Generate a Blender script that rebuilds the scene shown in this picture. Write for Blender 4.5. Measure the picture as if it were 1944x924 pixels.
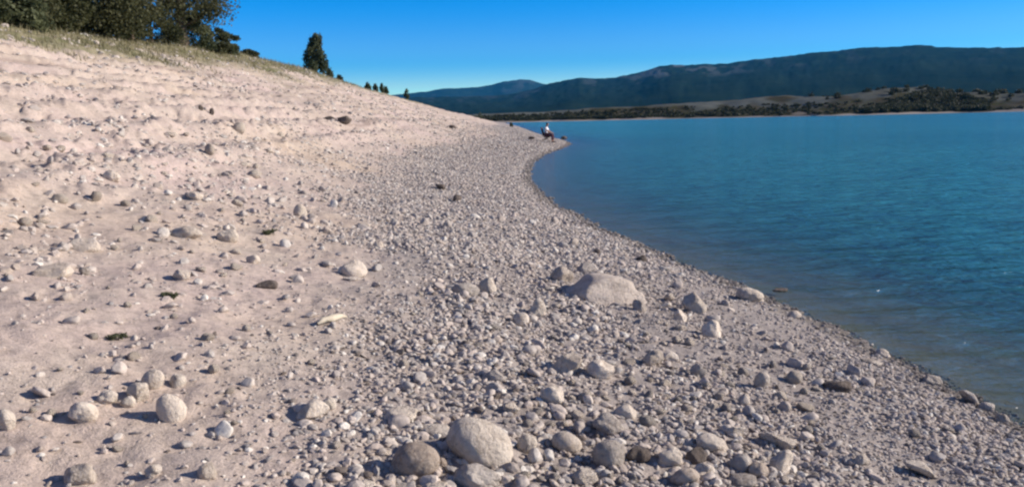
import bpy, bmesh, math
import numpy as np
from mathutils import Vector, Matrix

for o in list(bpy.data.objects):
    bpy.data.objects.remove(o)
C = bpy.context.scene
COL = C.collection
RNG = np.random.default_rng(7)

# ------------------------------------------------------------------ camera
IW, IH = 1944.0, 924.0
FPX = 1525.0                                    # focal length in photograph pixels
CAMZ = 1.90
PITCH = math.atan((462 - 225) / FPX)
ROLL = math.radians(1.25)
fwd = np.array([0, math.cos(PITCH), -math.sin(PITCH)])
up0 = np.array([0, math.sin(PITCH), math.cos(PITCH)])
rt0 = np.array([1.0, 0, 0])
RT = rt0 * math.cos(ROLL) - up0 * math.sin(ROLL)
UP = up0 * math.cos(ROLL) + rt0 * math.sin(ROLL)
CAMP = np.array([0, 0, CAMZ])
cam_d = bpy.data.cameras.new('camera')
cam_d.sensor_width = 36.0
cam_d.lens = 36.0 * FPX / IW
cam_d.clip_start = 0.05
cam_d.clip_end = 40000
cam = bpy.data.objects.new('camera', cam_d)
COL.objects.link(cam)
M = Matrix.Identity(4)
for i in range(3):
    M[i][0], M[i][1], M[i][2], M[i][3] = RT[i], UP[i], -fwd[i], CAMP[i]
cam.matrix_world = M
C.camera = cam

# ------------------------------------------------------------------ sky, sun, exposure
SUN_EL = math.radians(24)
SUN_AZ = math.radians(87)                      # clockwise from +Y: straight to the right
SUN_DIR = np.array([math.sin(SUN_AZ) * math.cos(SUN_EL), math.cos(SUN_AZ) * math.cos(SUN_EL), math.sin(SUN_EL)])
W = bpy.data.worlds.new('World')
C.world = W
W.use_nodes = True
nt = W.node_tree
nt.nodes.clear()
sky = nt.nodes.new('ShaderNodeTexSky')
sky.sky_type = 'NISHITA'
sky.sun_disc = False
sky.sun_elevation = SUN_EL
sky.sun_rotation = SUN_AZ
sky.altitude = 900
sky.air_density = 1.0
sky.dust_density = 0.1
sky.ozone_density = 4.0
hs = nt.nodes.new('ShaderNodeHueSaturation')
hs.inputs['Hue'].default_value = 0.518
hs.inputs['Saturation'].default_value = 2.15
hs.inputs['Value'].default_value = 1.0
# deep blue sky, richest low down; unseen zenith dulled and dimmed to deepen shadows
geo = nt.nodes.new('ShaderNodeTexCoord')
sep = nt.nodes.new('ShaderNodeSeparateXYZ')
nt.links.new(geo.outputs['Generated'], sep.inputs[0])
fc = nt.nodes.new('ShaderNodeFloatCurve')
cv = fc.mapping.curves[0]
for i_, (x_, y_) in enumerate([(0, .84), (.056, .74), (.095, .575), (.14, .53), (.3, .42), (1, .28)]):
    if i_ < 2: cv.points[-1 if i_ else 0].location = (x_, y_) if i_ == 0 else (1, .28)
    if i_ not in (0, 5): cv.points.new(x_, y_)
fc.mapping.update()
mu = nt.nodes.new('ShaderNodeMath'); mu.operation = 'MULTIPLY'; mu.inputs[1].default_value = 3.0
nt.links.new(sep.outputs['Z'], fc.inputs['Value'])
nt.links.new(fc.outputs[0], mu.inputs[0])
nt.links.new(mu.outputs[0], hs.inputs['Saturation'])
mh = nt.nodes.new('ShaderNodeMapRange')
for k_, v_ in zip(('From Min', 'From Max', 'To Min', 'To Max'), (.03, .13, .535, .519)): mh.inputs[k_].default_value = v_
nt.links.new(sep.outputs['Z'], mh.inputs['Value']); nt.links.new(mh.outputs[0], hs.inputs['Hue'])
mv = nt.nodes.new('ShaderNodeMapRange')
for k_, v_ in zip(('From Min', 'From Max', 'To Min', 'To Max'), (.2, .6, 1.0, .55)): mv.inputs[k_].default_value = v_
nt.links.new(sep.outputs['Z'], mv.inputs['Value']); nt.links.new(mv.outputs[0], hs.inputs['Value'])
bg = nt.nodes.new('ShaderNodeBackground')
bg.inputs['Strength'].default_value = 0.125
wo = nt.nodes.new('ShaderNodeOutputWorld')
nt.links.new(sky.outputs[0], hs.inputs['Color'])
nt.links.new(hs.outputs[0], bg.inputs['Color'])
nt.links.new(bg.outputs[0], wo.inputs['Surface'])
sl = bpy.data.lights.new('sun', 'SUN')
sl.energy = 5.0
sl.angle = math.radians(0.5)
sl.color = (1.0, 0.89, 0.77)
so = bpy.data.objects.new('sun', sl)
COL.objects.link(so)
so.rotation_euler = Vector(SUN_DIR).to_track_quat('Z', 'Y').to_euler()
C.view_settings.view_transform = 'Standard'
C.view_settings.look = 'None'
C.view_settings.gamma = 1
C.view_settings.use_curve_mapping = False
C.view_settings.exposure = 0.47
C.render.engine = 'CYCLES'
C.cycles.use_denoising = True
C.cycles.max_bounces = 6
C.cycles.diffuse_bounces = 2
C.cycles.glossy_bounces = 3
C.cycles.transparent_max_bounces = 8
C.cycles.volume_bounces = 0
C.cycles.filter_width = 2.4
C.cycles.sample_clamp_direct = 2.5
C.cycles.sample_clamp_indirect = 3.0
C.cycles.caustics_reflective = False
C.cycles.caustics_refractive = False

# ------------------------------------------------------------------ helpers: projection and noise
def ray(px, py):
    a = (np.asarray(px, float) - IW / 2) / FPX
    b = (IH / 2 - np.asarray(py, float)) / FPX
    d = fwd + a[..., None] * RT + b[..., None] * UP
    return d                                    # unit step = one metre of depth

def project(P):
    q = np.asarray(P, float) - CAMP
    z = q @ fwd
    return IW / 2 + FPX * (q @ RT) / z, IH / 2 - FPX * (q @ UP) / z, z

def at_water(px, py):
    d = ray(px, py)
    t = -CAMZ / d[..., 2]
    return CAMP + d * t[..., None]

_TAB = np.random.default_rng(11).random((256, 256))
def vnoise(x, y, seed=0):
    x = np.asarray(x, float) + 37.3 * seed
    y = np.asarray(y, float) + 91.7 * seed
    xi, yi = np.floor(x).astype(int), np.floor(y).astype(int)
    fx, fy = x - xi, y - yi
    fx = fx * fx * fx * (fx * (fx * 6 - 15) + 10)
    fy = fy * fy * fy * (fy * (fy * 6 - 15) + 10)
    g = lambda a, b: _TAB[a & 255, b & 255]
    return ((g(xi, yi) * (1 - fx) + g(xi + 1, yi) * fx) * (1 - fy)
            + (g(xi, yi + 1) * (1 - fx) + g(xi + 1, yi + 1) * fx) * fy) * 2 - 1

def fbm(x, y, oct=4, seed=0, gain=0.5):
    s, a, f = 0.0, 1.0, 1.0
    for k in range(oct):
        s = s + a * vnoise(x * f, y * f, seed + k * 3)
        a *= gain
        f *= 2.03
    return s

def sstep(a, b, x):
    t = np.clip((np.asarray(x, float) - a) / (b - a), 0, 1)
    return t * t * (3 - 2 * t)

# ------------------------------------------------------------------ helpers: objects
def tag(o, label=None, cat=None, group=None, kind=None):
    if label: o['label'] = label
    if cat: o['category'] = cat
    if group: o['group'] = group
    if kind: o['kind'] = kind
    return o

def mesh_np(name, V, F, mat=None, smooth=True, attrs=None, uniform=None):
    """mesh from numpy: V (n,3), F (m,k)."""
    me = bpy.data.meshes.new(name)
    V = np.ascontiguousarray(V, np.float32)
    F = np.ascontiguousarray(F, np.int32)
    m, k = F.shape
    me.vertices.add(len(V))
    me.vertices.foreach_set('co', V.ravel())
    me.loops.add(m * k)
    me.loops.foreach_set('vertex_index', F.ravel())
    me.polygons.add(m)
    me.polygons.foreach_set('loop_start', np.arange(0, m * k, k, dtype=np.int32))
    me.polygons.foreach_set('loop_total', np.full(m, k, np.int32))
    me.polygons.foreach_set('use_smooth', np.full(m, smooth, bool))
    if mat: me.materials.append(mat)
    for an, av in (attrs or {}).items():
        a = me.attributes.new(an, 'FLOAT', 'POINT')
        a.data.foreach_set('value', np.ascontiguousarray(av, np.float32))
    me.update()
    me.validate()
    return me

def link(name, me, parent=None):
    o = bpy.data.objects.new(name, me)
    COL.objects.link(o)
    if parent: o.parent = parent
    return o

def empty(name, loc, rz=0):
    o = bpy.data.objects.new(name, None)
    COL.objects.link(o)
    o.location = loc
    o.rotation_euler = (0, 0, rz)
    return o

def grid_faces(nr, nc, wrap=False):
    i = np.arange(nr - 1)[:, None]
    j = np.arange(nc if wrap else nc - 1)[None, :]
    j2 = (j + 1) % nc
    a, b = i * nc + j, i * nc + j2
    return np.stack([a, b, b + nc, a + nc], -1).reshape(-1, 4)

# ------------------------------------------------------------------ helpers: materials
def mat(name):
    m = bpy.data.materials.new(name)
    m.use_nodes = True
    n = m.node_tree
    n.nodes.clear()
    out = n.nodes.new('ShaderNodeOutputMaterial')
    b = n.nodes.new('ShaderNodeBsdfPrincipled')
    b.inputs['Roughness'].default_value = 0.9
    b.inputs['Specular IOR Level'].default_value = 0.2
    n.links.new(b.outputs[0], out.inputs[0])
    return m, n, b, out

def N(n, t, **kw):
    x = n.nodes.new(t)
    for k, v in kw.items():
        if hasattr(x, k): setattr(x, k, v)
        else: x.inputs[k.replace('_', ' ')].default_value = v
    return x

def noise(n, vec, scale, detail=4, rough=0.55):
    t = N(n, 'ShaderNodeTexNoise')
    t.inputs['Scale'].default_value = scale
    t.inputs['Detail'].default_value = detail
    t.inputs['Roughness'].default_value = rough
    if vec is not None: n.links.new(vec, t.inputs['Vector'])
    return t.outputs['Fac']

def ramp(n, fac, stops, interp='LINEAR'):
    r = N(n, 'ShaderNodeValToRGB')
    r.color_ramp.interpolation = interp
    while len(r.color_ramp.elements) < len(stops): r.color_ramp.elements.new(0.5)
    for e, (p, c) in zip(r.color_ramp.elements, stops):
        e.position = p
        e.color = (*c, 1) if len(c) == 3 else c
    n.links.new(fac, r.inputs['Fac'])
    return r.outputs['Color']

def mix(n, fac, a, b, blend='MIX'):
    x = N(n, 'ShaderNodeMix', data_type='RGBA', blend_type=blend)
    for v, s in ((fac, x.inputs[0]), (a, x.inputs[6]), (b, x.inputs[7])):
        if isinstance(v, (int, float)): s.default_value = v
        elif isinstance(v, tuple): s.default_value = (*v, 1)
        else: n.links.new(v, s)
    return x.outputs[2]

def mathn(n, op, a, b=0.0, clamp=False):
    x = N(n, 'ShaderNodeMath', operation=op, use_clamp=clamp)
    for v, s in ((a, x.inputs[0]), (b, x.inputs[1])):
        if isinstance(v, (int, float)): s.default_value = v
        else: n.links.new(v, s)
    return x.outputs[0]

def attr(n, name):
    return N(n, 'ShaderNodeAttribute', attribute_name=name).outputs['Fac']

def bump(n, b, h, strength, dist):
    x = N(n, 'ShaderNodeBump')
    x.inputs['Strength'].default_value = strength
    x.inputs['Distance'].default_value = dist
    n.links.new(h, x.inputs['Height'])
    n.links.new(x.outputs[0], b.inputs['Normal'])

def plain(name, col, rough=0.8, vary=0.25, scale=12):
    m, n, b, _ = mat(name)
    tc = N(n, 'ShaderNodeTexCoord').outputs['Object']
    f = noise(n, tc, scale)
    lo = tuple(c * (1 - vary) for c in col)
    hi = tuple(min(1, c * (1 + vary)) for c in col)
    n.links.new(ramp(n, f, [(0.3, lo), (0.7, hi)]), b.inputs['Base Color'])
    b.inputs['Roughness'].default_value = rough
    return m

def mat_ground():
    m, n, b, _ = mat('beach_soil')
    pos = N(n, 'ShaderNodeNewGeometry').outputs['Position']
    big = noise(n, pos, 0.22, 5)
    mid = noise(n, pos, 1.3, 5, 0.6)
    fine = noise(n, pos, 16, 6, 0.7)
    grit = noise(n, pos, 90, 3, 0.7)
    base = ramp(n, big, [(0.32, (0.50, 0.40, 0.315)), (0.52, (0.51, 0.415, 0.355)), (0.68, (0.52, 0.41, 0.37))])
    base = mix(n, ramp(n, mid, [(0.42, (0, 0, 0)), (0.72, (0.55,) * 3)]), base, (0.52, 0.45, 0.37))
    base = mix(n, attr(n, 'gravelly'), base, (0.36, 0.315, 0.285))
    base = mix(n, attr(n, 'debris'), base, mix(n, mid, (0.24, 0.175, 0.145), (0.34, 0.265, 0.23)))
    base = mix(n, attr(n, 'grassy'), base, mix(n, ramp(n, mid, [(0.4, (0, 0, 0)), (0.6, (1, 1, 1))]), (0.27, 0.235, 0.15), (0.15, 0.15, 0.075)))
    base = mix(n, mathn(n, 'MULTIPLY', attr(n, 'wet'), 0.75), base, (0.13, 0.115, 0.10))
    sp = ramp(n, fine, [(0.30, (0.66,) * 3), (0.5, (1, 1, 1)), (0.72, (1.12,) * 3)])
    base = mix(n, 1.0, base, sp, 'MULTIPLY')
    gr = ramp(n, grit, [(0.30, (0.72,) * 3), (0.5, (1, 1, 1)), (0.7, (1.12,) * 3)])
    base = mix(n, 1.0, base, gr, 'MULTIPLY')
    n.links.new(base, b.inputs['Base Color'])
    h = mathn(n, 'ADD', mathn(n, 'MULTIPLY', fine, 1.0), mathn(n, 'MULTIPLY', grit, 0.35))
    bump(n, b, h, 0.6, 0.03)
    b.inputs['Roughness'].default_value = 0.95
    return m

def mat_pebble():
    m, n, b, _ = mat('pebble_stone')
    pos = N(n, 'ShaderNodeNewGeometry').outputs['Position']
    t = attr(n, 'tint')
    c = ramp(n, t, [(0.0, (0.17, 0.14, 0.12)), (0.15, (0.29, 0.275, 0.27)), (0.3, (0.42, 0.35, 0.295)), (0.5, (0.40, 0.365, 0.335)), (0.68, (0.49, 0.415, 0.365)), (0.85, (0.53, 0.475, 0.42)), (1.0, (0.64, 0.60, 0.54))])
    f = noise(n, pos, 60, 4, 0.65)
    c = mix(n, 1.0, c, ramp(n, f, [(0.3, (0.72,) * 3), (0.65, (1.1,) * 3)]), 'MULTIPLY')
    c = mix(n, mathn(n, 'MULTIPLY', attr(n, 'wet'), 0.7), c, (0.11, 0.10, 0.09))
    n.links.new(c, b.inputs['Base Color'])
    bump(n, b, f, 0.5, 0.006)
    return m

def mat_stone(name, cols, spots=0.35):
    m, n, b, _ = mat(name)
    tc = N(n, 'ShaderNodeTexCoord').outputs['Object']
    oi = N(n, 'ShaderNodeObjectInfo')
    add = N(n, 'ShaderNodeVectorMath', operation='ADD')
    n.links.new(tc, add.inputs[0])
    cmb = N(n, 'ShaderNodeCombineXYZ')
    r9 = mathn(n, 'MULTIPLY', oi.outputs['Random'], 50)
    for i in range(3): n.links.new(r9, cmb.inputs[i])
    n.links.new(cmb.outputs[0], add.inputs[1])
    v = add.outputs[0]
    a = noise(n, v, 7, 6, 0.6)
    f = noise(n, v, 45, 5, 0.7)
    c = ramp(n, a, [(0.3, cols[0]), (0.5, cols[1]), (0.72, cols[2])])
    c = mix(n, 1.0, c, ramp(n, oi.outputs['Random'], [(0, (0.84, 0.82, 0.80)), (0.5, (1, 0.99, 0.97)), (1, (1.1, 1.09, 1.07))]), 'MULTIPLY')
    dk = ramp(n, f, [(0.22, (0.55,) * 3), (0.42, (1, 1, 1)), (0.75, (1.12,) * 3)])
    c = mix(n, 1.0, c, dk, 'MULTIPLY')
    vn = ramp(n, mathn(n, 'ABSOLUTE', mathn(n, 'SUBTRACT', noise(n, v, 4.5, 5, 0.65), 0.5)), [(0.0, (0.55, 0.52, 0.5)), (0.022, (1, 1, 1))])
    c = mix(n, 0.7, c, vn, 'MULTIPLY')
    sp = ramp(n, noise(n, v, 14, 3, 0.5), [(0.62, (0, 0, 0)), (0.72, (spots,) * 3)])
    c = mix(n, sp, c, (0.20, 0.17, 0.14))
    n.links.new(c, b.inputs['Base Color'])
    bump(n, b, mathn(n, 'ADD', f, mathn(n, 'MULTIPLY', a, 1.2)), 0.8, 0.03)
    b.inputs['Roughness'].default_value = 0.88
    return m

def mat_leaf(name, dark, lightc):
    m, n, b, _ = mat(name)
    t = attr(n, 'tint')
    n.links.new(ramp(n, t, [(0.0, dark), (1.0, lightc)]), b.inputs['Base Color'])
    b.inputs['Roughness'].default_value = 0.6
    tl = N(n, 'ShaderNodeBsdfTranslucent')
    n.links.new(b.inputs['Base Color'].links[0].from_socket, tl.inputs['Color'])
    ms = N(n, 'ShaderNodeMixShader')
    ms.inputs[0].default_value = 0.4
    out = [x for x in n.nodes if x.type == 'OUTPUT_MATERIAL'][0]
    n.links.new(b.outputs[0], ms.inputs[1]); n.links.new(tl.outputs[0], ms.inputs[2]); n.links.new(ms.outputs[0], out.inputs[0])
    return m

M_GROUND = mat_ground()
M_PEB = mat_pebble()
M_PALE = mat_stone('pale_limestone', [(0.47, 0.40, 0.335), (0.58, 0.51, 0.435), (0.65, 0.58, 0.50)])
M_CREAM = mat_stone('cream_limestone', [(0.54, 0.46, 0.38), (0.66, 0.575, 0.49), (0.72, 0.645, 0.56)], 0.15)
M_GREY = mat_stone('grey_stone', [(0.33, 0.295, 0.265), (0.43, 0.385, 0.345), (0.52, 0.47, 0.42)])
M_TAN = mat_stone('tan_stone', [(0.36, 0.295, 0.24), (0.47, 0.395, 0.33), (0.53, 0.45, 0.38)])
M_BUFF = mat_stone('buff_stone', [(0.43, 0.37, 0.315), (0.52, 0.45, 0.39), (0.57, 0.50, 0.435)])
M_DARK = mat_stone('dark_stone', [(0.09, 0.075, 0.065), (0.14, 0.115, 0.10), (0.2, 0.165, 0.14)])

# ------------------------------------------------------------------ shoreline and beach height
_shore_px = [(1944, 815), (1900, 790), (1860, 766), (1800, 735), (1700, 682), (1600, 630), (1500, 590), (1420, 553), (1300, 508),
             (1200, 462), (1100, 418), (1050, 388), (1015, 362), (1000, 341), (1001, 322), (1012, 305), (1036, 291), (1064, 282), (1081, 274)]
_sp = at_water(*np.array(_shore_px, float).T)
SY = np.concatenate([[-6000, -40, -10, 0, 2.5], _sp[:, 1], [66, 75, 85, 120, 188, 300, 430, 600, 1000, 3000, 8000]])
SX = np.concatenate([[-3500, -8, 2.6, 3.55, 3.35], _sp[:, 0], [4.4, 4.0, 3.5, 2.9, 2.2, -0.6, -3.6, -25, -160, -1400, -6000]])
_o = np.argsort(SY)
SY, SX = SY[_o], SX[_o]

def shore_x(y):
    y = np.asarray(y, float)
    s = np.maximum(0.02 * np.abs(y), 0.12)
    b = sum(np.interp(y + k * s, SY, SX) for k in (-1, 0, 1)) / 3
    return b + 0.035 * vnoise(y * 2.1, y * 0 + 4.4) * np.clip(np.abs(y) / 5, 0.6, 3) + 0.02 * vnoise(y * 9.0, y * 0 + 8.8)

def ref_x(y):
    y = np.asarray(y, float)
    return np.where(y < 150, 2.6, shore_x(np.maximum(y, 150)) * 1.0 + 0.2)

_PD = np.array([-400, -60, -20, -8, -3, -1, 0, .35, 1.0, 2.0, 3.6, 5, 6.5, 8, 10, 12, 15, 18, 21, 24, 26.5, 30, 40, 80, 400, 9000])
_PZ = np.array([-9, -6, -3.2, -1.4, -.5, -.14, 0, .075, .17, .29, .47, .72, 1.08, 1.52, 2.12, 2.74, 3.72, 4.72, 5.78, 6.75, 7.3, 7.5, 7.6, 8.0, 11, 30])
CY = np.array([-50, 0, 20, 36, 40, 52, 70, 94, 120, 158, 220, 290, 360, 430, 600])
CZ = np.array([6.6, 6.6, 6.7, 6.8, 7.0, 7.35, 8.2, 7.9, 7.3, 6.8, 6.3, 5.7, 4.0, 2.4, 2.0])

def zt(x, y, detail=True):
    x = np.asarray(x, float)
    y = np.asarray(y, float)
    u = shore_x(y) - x
    v = ref_x(y) - x
    w = sstep(1.5, 10, u)
    d = u * (1 - w) + v * w
    d = d + 0.0
    p = np.interp(d, _PD, _PZ)
    p = (p + np.interp(d - 0.25, _PD, _PZ) + np.interp(d + 0.25, _PD, _PZ)) / 3 - np.where(np.abs(d) < 1, 0.0, 0)
    s = np.interp(y, CY, CZ) / 7.4
    z = p * (1 + (s - 1) * sstep(4, 20, d))
    if detail:
        land = sstep(0.2, 3.0, d)
        z = z + 0.22 * land * sstep(5, 14, d) * fbm(x * 0.16, y * 0.10, 3, 1)
        z = z + 0.05 * land * fbm(x * 0.7, y * 0.6, 3, 5)
        # old water lines: faint benches that follow the contours
        zz = z / 0.42 + 0.25 * vnoise(x * 0.2, y * 0.12, 9)
        amp = 0.075 * sstep(0.9, 1.6, z) * (0.4 + 0.6 * np.clip(vnoise(x * .05, y * .05, 21) + .5, 0, 1))
        z = z + amp * np.sin(2 * np.pi * zz)
        r = np.hypot(x, y)
        z = z + 0.014 * sstep(0.05, 1, d) * fbm(x * 4.5, y * 4.5, 3, 15, 0.6) * np.clip(1.2 - r / 60, 0.2, 1)
        # cobbly roughness of the slope up on the left
        cob = np.clip(fbm(x * 2.6, y * 2.2, 3, 31, 0.65) - 0.1, 0, 1)
        z = z + 0.11 * cob * sstep(5.0, 9, d) * (1 - 0.6 * sstep(18, 26, d))
        z = z + 0.012 * (1 - sstep(0, .4, np.abs(d))) * vnoise(x * 6, y * 6, 3)
        z = z + np.where(d < 0, 0.05 * sstep(0, 1, -d) * fbm(x * .9, y * .9, 3, 41), 0)
    return z

def dist_in(x, y):
    return shore_x(y) - np.asarray(x, float)

_TS = np.geomspace(1.2, 600, 420)
def ground_at(px, py):
    """where the view ray through a photograph pixel meets the beach (arrays)."""
    px = np.atleast_1d(np.asarray(px, float)); py = np.atleast_1d(np.asarray(py, float))
    d = ray(px, py)
    out = np.zeros((len(px), 3)); ok = np.zeros(len(px), bool)
    f = lambda q: q[:, 2] - np.maximum(zt(q[:, 0], q[:, 1]), 0)
    for i in range(len(px)):
        ts = _TS
        for step in range(2):
            P = CAMP + d[i] * ts[:, None]
            g = f(P)
            k = np.nonzero(g < 0)[0]
            if not len(k) or k[0] == 0:
                t = ts[-1] if not len(k) else ts[0]
                break
            k = k[0]; ok[i] = True
            t = ts[k - 1] + (ts[k] - ts[k - 1]) * g[k - 1] / (g[k - 1] - g[k])
            ts = np.linspace(ts[k - 1], ts[k], 12)
        out[i] = CAMP + d[i] * t
    return out, ok

def gravelly(x, y):
    d = dist_in(x, y)
    edge = 3.75 + 0.5 * vnoise(x * .5, y * .4, 61) + 0.35 * vnoise(x * 1.7, y * 1.3, 62) + 0.02 * np.clip(y, 0, 60)
    return 1 - sstep(edge - 0.9, edge + 0.7, d)

# ------------------------------------------------------------------ beach sheet
def build_beach():
    az = np.concatenate([np.radians(np.arange(-180, -46, 3.0)), np.radians(np.arange(-46, 42, 0.11)), np.radians(np.arange(42, 180, 3.0))])
    r = np.concatenate([[0.02], np.geomspace(0.5, 260, 800), np.geomspace(275, 9000, 46)])
    A, R = np.meshgrid(az, r)
    X, Y = R * np.sin(A), R * np.cos(A)
    Z = zt(X, Y)
    Z = np.where(R > 600, np.minimum(Z, -3.0), Z)
    d = dist_in(X, Y)
    wet = sstep(0.28, 0.02, d) if False else 1 - sstep(0.03, 0.30, d + 0.12 * vnoise(X * 3, Y * 3, 71))
    wet = wet * np.where(d < -.05, .45, 1.0)
    grassy = sstep(17.5, 22.5, ref_x(Y) - X + 2.2 * fbm(X * .25, Y * .2, 3, 81)) * sstep(10, 25, Y)
    deb = np.zeros_like(X)
    for k, (zl, wd) in enumerate([(1.93, .07), (2.9, .05), (3.7, .07), (4.5, .10), (5.5, .09)]):
        zz = Z + .22 * vnoise(X * .15, Y * .09, 300 + k) + .06 * vnoise(X * .9, Y * .6, 310 + k)
        patch = np.clip(1.6 * fbm(X * .12, Y * .16, 3, 320 + k) + .35, 0, 1)
        deb = np.maximum(deb, .75 * np.exp(-((zz - zl) / wd) ** 2) * patch)
    deb *= sstep(12, 22, Y)
    V = np.stack([X, Y, Z], -1).reshape(-1, 3)
    me = mesh_np('beach', V, grid_faces(len(r), len(az), True), M_GROUND, True,
                 {'gravelly': gravelly(X, Y).ravel(), 'debris': deb.ravel(), 'wet': wet.ravel(), 'grassy': grassy.ravel()})
    tag(link('beach', me), 'pale pinkish sloping beach of sand and gravel', 'beach', kind='structure')
build_beach()

# ------------------------------------------------------------------ lake
def build_lake():
    m, n, b, out = mat('lake_water')
    pos = N(n, 'ShaderNodeNewGeometry').outputs['Position']
    mp = N(n, 'ShaderNodeMapping')
    mp.inputs['Rotation'].default_value = (0, 0, math.radians(-24))
    mp.inputs['Scale'].default_value = (0.42, 1.0, 1.0)
    n.links.new(pos, mp.inputs['Vector'])
    w1 = noise(n, mp.outputs[0], 3.4, 3, 0.55)
    w2 = noise(n, mp.outputs[0], 11.0, 3, 0.6)
    w3 = noise(n, mp.outputs[0], 0.55, 2, 0.5)
    mp2 = N(n, 'ShaderNodeMapping')
    mp2.inputs['Rotation'].default_value = (0, 0, math.radians(-17))
    mp2.inputs['Scale'].default_value = (0.22, 1.0, 1.0)
    n.links.new(pos, mp2.inputs['Vector'])
    w4 = noise(n, mp2.outputs[0], 2.0, 2, 0.45)
    w1 = mathn(n, 'ADD', w1, mathn(n, 'MULTIPLY', w4, 1.5))
    h = mathn(n, 'ADD', mathn(n, 'ADD', mathn(n, 'MULTIPLY', w1, 1.0), mathn(n, 'MULTIPLY', w2, 0.28)), mathn(n, 'MULTIPLY', w3, 1.6))
    big = noise(n, pos, 0.03, 4, 0.6)
    body = ramp(n, big, [(0.35, (0.024, 0.205, 0.262)), (0.65, (0.038, 0.26, 0.312))])
    n.links.new(body, b.inputs['Base Color'])
    b.inputs['Roughness'].default_value = 0.12
    b.inputs['IOR'].default_value = 1.333
    b.inputs['Specular IOR Level'].default_value = 0.5
    bump(n, b, h, 1.0, 0.22)
    # clear shallow water: the bed shows through a glossy skin
    tr = N(n, 'ShaderNodeBsdfTransparent')
    tr.inputs['Color'].default_value = (0.62, 0.70, 0.66, 1)
    gl = N(n, 'ShaderNodeBsdfGlossy')
    gl.inputs['Roughness'].default_value = 0.125
    fr = N(n, 'ShaderNodeLayerWeight')
    fr.inputs['Blend'].default_value = 0.5
    sch = mathn(n, 'ADD', mathn(n, 'MULTIPLY', mathn(n, 'POWER', fr.outputs['Facing'], 5.0), 0.98), 0.02)
    bp = [x for x in n.nodes if x.type == 'BUMP'][0]
    n.links.new(bp.outputs[0], gl.inputs['Normal'])
    sh = N(n, 'ShaderNodeMixShader')
    n.links.new(sch, sh.inputs[0]); n.links.new(tr.outputs[0], sh.inputs[1]); n.links.new(gl.outputs[0], sh.inputs[2])
    mx = N(n, 'ShaderNodeMixShader')
    n.links.new(attr(n, 'turbid'), mx.inputs[0]); n.links.new(sh.outputs[0], mx.inputs[1]); n.links.new(b.outputs[0], mx.inputs[2])
    n.links.new(mx.outputs[0], out.inputs[0])
    az = np.concatenate([np.radians(np.arange(-180, -30, 3.0)), np.radians(np.arange(-30, 46, 0.25)), np.radians(np.arange(46, 180, 3.0))])
    r = np.concatenate([[0.05], np.geomspace(1.5, 300, 360), np.geomspace(320, 8800, 30)])
    A, R = np.meshgrid(az, r)
    X, Y = R * np.sin(A), R * np.cos(A)
    depth = np.clip(-zt(X, Y, False), 0, 50)
    tb = 1 - np.exp(-depth / 0.7)
    V = np.stack([X, Y, np.zeros_like(X)], -1).reshape(-1, 3)
    me = mesh_np('lake', V, grid_faces(len(r), len(az), True), m, True, {'turbid': tb.ravel()})
    tag(link('lake', me), 'blue rippled lake water', 'lake', kind='structure')
build_lake()

# ------------------------------------------------------------------ far shore and mountains (height fields set out by bearing)
def bearing_table(pts, dist):
    """photograph ridge pixels -> bearing (rad) and height at that distance."""
    p = np.array(pts, float)
    d = ray(p[:, 0], p[:, 1])
    hz = np.hypot(d[:, 0], d[:, 1])
    return np.arctan2(d[:, 0], d[:, 1]), CAMZ + d[:, 2] / hz * dist

def mat_far_land():
    m, n, b, _ = mat('far_shore_land')
    pos = N(n, 'ShaderNodeNewGeometry').outputs['Position']
    f = noise(n, pos, 0.035, 5, 0.65)
    g = noise(n, pos, 0.2, 5, 0.7)
    c = ramp(n, f, [(0.35, (0.035, 0.034, 0.022)), (0.5, (0.06, 0.054, 0.038)), (0.65, (0.10, 0.088, 0.065))])
    c = mix(n, ramp(n, g, [(0.48, (0, 0, 0)), (0.6, (0.8,) * 3)]), c, (0.05, 0.055, 0.025))
    c = mix(n, attr(n, 'dry'), c, mix(n, g, (0.09, 0.10, 0.09), (0.14, 0.15, 0.14)))
    c = mix(n, attr(n, 'bare'), c, mix(n, f, (0.26, 0.21, 0.18), (0.32, 0.305, 0.285)))
    n.links.new(c, b.inputs['Base Color'])
    b.inputs['Specular IOR Level'].default_value = 0.0
    return m

FAR_TOP = [(700, 224), (930, 219), (1000, 214), (1100, 208), (1200, 203), (1300, 196), (1400, 191), (1500, 186), (1570, 187), (1620, 180), (1680, 170), (1760, 166),
           (1810, 173), (1850, 171), (1900, 175), (1944, 174), (2100, 172), (2400, 178), (3000, 190)]
def far_r0(a):                                   # the water's edge of the far shore
    return 395 + 9 * fbm(a * 9, a * 0 + 1.3, 3, 101) + 30 * sstep(0.35, 0.6, a)

def far_z(a, t):
    ba, bz = bearing_table(FAR_TOP, 470.0)
    zt_ = np.interp(a, ba, bz)
    n1 = fbm(a * 15, t / 30, 4, 111)
    z = np.where(t < 0, t * 0.15, np.minimum(t * 0.22, 0.9))
    z = z + (zt_ - 0.9) * sstep(2, 75, t) * (1 + 0.10 * n1)
    z = z + 0.35 * n1 * sstep(3, 20, t)
    return z - 7 * sstep(110, 320, t)

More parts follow.
